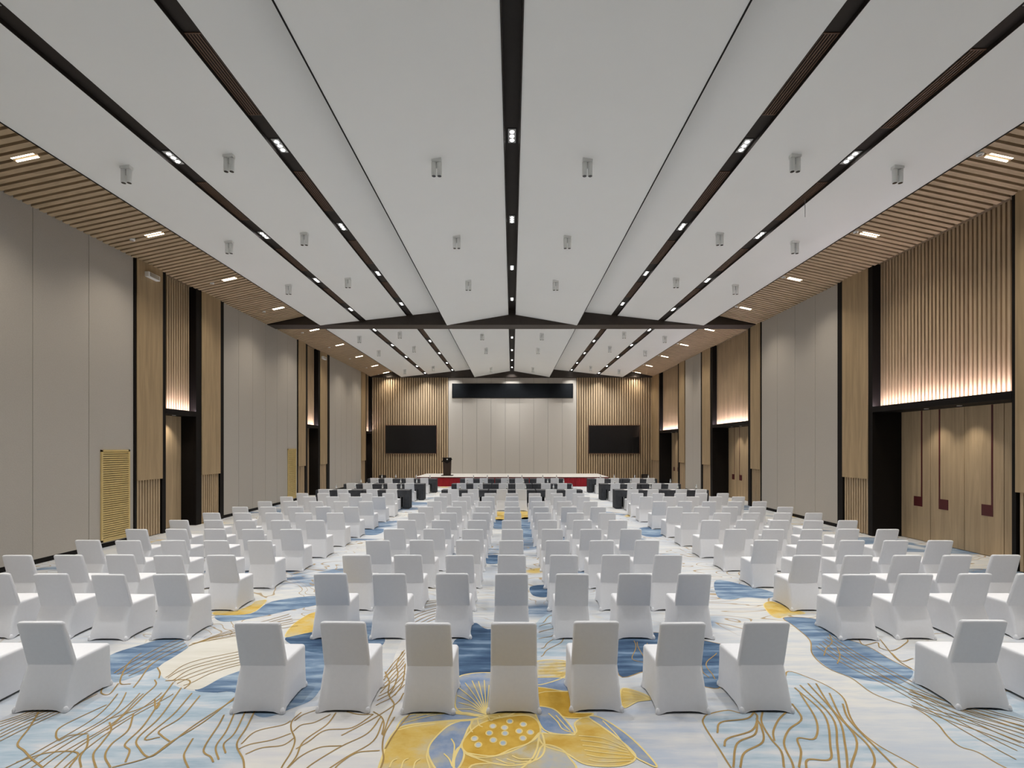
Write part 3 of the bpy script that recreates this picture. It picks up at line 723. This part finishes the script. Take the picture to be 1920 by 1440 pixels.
# gold contour lines
for a in ([(565, 1336), (548, 1352), (546, 1368), (553, 1388), (545, 1412), (528, 1440), (520, 1470)], [(452, 1396), (480, 1372), (530, 1360), (545, 1352)], [(447, 1405), (470, 1396), (510, 1388), (545, 1376)],
          [(460, 1415), (490, 1403), (530, 1398), (552, 1384)], [(600, 1330), (570, 1340), (552, 1352)], [(620, 1340), (590, 1355), (565, 1360), (550, 1372)], [(630, 1337), (612, 1360), (570, 1390), (555, 1420), (535, 1445)],
          [(700, 1340), (660, 1365), (610, 1370), (580, 1390), (555, 1405)], [(715, 1343), (690, 1375), (640, 1400), (590, 1430), (565, 1450)], [(718, 1352), (700, 1390), (650, 1420), (605, 1450)],
          [(640, 1399), (600, 1402), (565, 1418), (540, 1440)], [(712, 1408), (670, 1412), (640, 1430), (620, 1450)], [(740, 1345), (722, 1375), (717, 1400), (719, 1425), (710, 1450)], [(700, 1335), (715, 1345), (720, 1358), (716, 1378)],
          [(755, 1222), (744, 1245), (746, 1265), (738, 1290), (730, 1305), (739, 1322), (728, 1350), (718, 1380)], [(722, 1260), (730, 1280), (728, 1300), (737, 1318)], [(768, 1340), (740, 1375), (722, 1405)],
          [(650, 1335), (672, 1340), (700, 1340)], [(760, 1245), (755, 1280), (740, 1305)], [(757, 1300), (745, 1318), (705, 1345), (640, 1380)]):
    line(a, 'c_line', .013)
family([(722, 1258), (745, 1235), (760, 1215)], [(705, 1330), (735, 1310), (757, 1290)], 9, .02, seed=4)
for a in ([(73, 1335), (55, 1365), (33, 1395), (45, 1408), (60, 1424), (80, 1440)], [(205, 1355), (208, 1370), (190, 1395), (175, 1415), (180, 1440), (190, 1460)], [(250, 1340), (240, 1370), (210, 1395), (197, 1418), (207, 1440)],
          [(310, 1300), (270, 1360), (235, 1395), (243, 1408), (235, 1430)], [(340, 1290), (300, 1345), (258, 1385), (262, 1405), (280, 1420), (310, 1402), (365, 1360), (450, 1305)], [(360, 1300), (325, 1340), (272, 1385), (300, 1383)],
          [(375, 1305), (340, 1345), (300, 1370), (303, 1380), (318, 1391)], [(450, 1300), (385, 1352), (320, 1392), (280, 1420), (210, 1440)], [(420, 1341), (410, 1360), (382, 1405), (395, 1420), (400, 1430)], [(445, 1325), (425, 1370), (405, 1400), (410, 1425)],
          [(460, 1335), (440, 1375), (420, 1395), (423, 1413)], [(478, 1333), (462, 1365), (444, 1396), (456, 1425), (458, 1450)], [(362, 1385), (350, 1405), (345, 1420), (355, 1445)],
          [(165, 1378), (163, 1400), (150, 1420), (152, 1440)], [(110, 1390), (130, 1380), (165, 1376)], [(110, 1389), (105, 1380), (112, 1365), (150, 1345), (200, 1322)], [(30, 1430), (90, 1412), (145, 1412), (130, 1440)],
          [(245, 1283), (225, 1280), (240, 1245), (265, 1225)], [(222, 1282), (205, 1302), (190, 1300), (193, 1288)], [(250, 1290), (262, 1275), (280, 1250), (300, 1235)], [(310, 1277), (350, 1275), (356, 1282), (345, 1292)],
          [(290, 1275), (292, 1285), (270, 1305), (250, 1325), (200, 1370)], [(325, 1280), (300, 1310), (260, 1330), (200, 1350)], [(295, 1252), (300, 1262), (298, 1272)], [(290, 1312), (292, 1330), (300, 1320)]):
    line(a, 'c_line', .014)
family([(190, 1300), (100, 1345), (0, 1395), (-80, 1430)], [(60, 1332), (20, 1345), (-40, 1365), (-120, 1390)], 7, .03, seed=2)
family([(205, 1300), (170, 1350), (60, 1410), (-20, 1450)], [(330, 1300), (250, 1350), (150, 1420), (100, 1480)], 6, .05, seed=8)
family([(305, 1268), (360, 1240), (470, 1215)], [(345, 1288), (400, 1265), (470, 1245)], 6, .03, wd=.010, seed=3)
family([(212, 1262), (270, 1225), (340, 1193)], [(245, 1270), (300, 1240), (350, 1215)], 4, .03, wd=.011, seed=5)
family([(355, 1212), (420, 1185), (540, 1150)], [(362, 1206), (430, 1196), (560, 1175)], 6, .03, wd=.012, seed=6)
for a in ([(1345, 1375), (1352, 1355), (1400, 1348), (1415, 1335)], [(1358, 1400), (1365, 1385), (1410, 1370), (1420, 1345), (1412, 1335)], [(1375, 1440), (1382, 1395), (1415, 1378), (1420, 1356)],
          [(1388, 1440), (1396, 1412), (1430, 1392), (1428, 1365), (1418, 1348)], [(1430, 1335), (1428, 1355), (1445, 1385), (1465, 1410), (1470, 1440)], [(1475, 1335), (1460, 1350), (1450, 1372), (1452, 1390)],
          [(1485, 1320), (1503, 1348), (1480, 1368), (1470, 1395), (1485, 1430), (1490, 1450)], [(1500, 1300), (1530, 1350), (1528, 1385), (1496, 1385), (1502, 1410), (1498, 1440)], [(1490, 1290), (1545, 1340), (1557, 1400), (1555, 1425), (1515, 1425), (1512, 1445)],
          [(1500, 1285), (1560, 1345), (1570, 1400), (1575, 1450)], [(1515, 1282), (1570, 1345), (1585, 1400), (1590, 1450)], [(1530, 1282), (1560, 1330), (1605, 1385), (1595, 1440)], [(1555, 1300), (1580, 1350), (1625, 1395), (1640, 1425), (1632, 1450)],
          [(1580, 1320), (1592, 1350), (1640, 1400), (1690, 1450)]):
    line(a, 'c_line', .017)
family([(1560, 1190), (1640, 1240), (1760, 1300), (1950, 1350)], [(1530, 1215), (1600, 1260), (1720, 1320), (1900, 1430)], 6, .06, wd=.010, seed=11)
family([(1715, 1330), (1800, 1360), (1900, 1400), (2000, 1440)], [(1700, 1290), (1800, 1320), (1900, 1345), (2000, 1370)], 7, .05, wd=.011, seed=12)
for a in ([(1610, 1199), (1620, 1210), (1645, 1205), (1650, 1215), (1675, 1220), (1700, 1205), (1702, 1200)], [(1650, 1199), (1680, 1235), (1710, 1255)], [(1672, 1225), (1690, 1240), (1712, 1235)],
          [(1555, 1190), (1560, 1205), (1550, 1215), (1545, 1230)], [(1570, 1215), (1575, 1230), (1570, 1245)]): line(a, 'c_line', .012)
family([(1015, 1160), (1040, 1150), (1065, 1150)], [(1010, 1235), (1035, 1225), (1060, 1200)], 6, .06, wd=.012, seed=13)
family([(1175, 1200), (1180, 1235), (1212, 1245)], [(1345, 1225), (1340, 1255), (1350, 1275)], 9, .05, wd=.011, seed=14)
family([(700, 1150), (780, 1130), (850, 1120)], [(750, 1200), (800, 1170), (850, 1150)], 9, .08, wd=.012, seed=15)
for key, mb in LINES.items():
    o = mb.obj('carpet_linework', M[key], floor); o['kind'] = 'stuff'
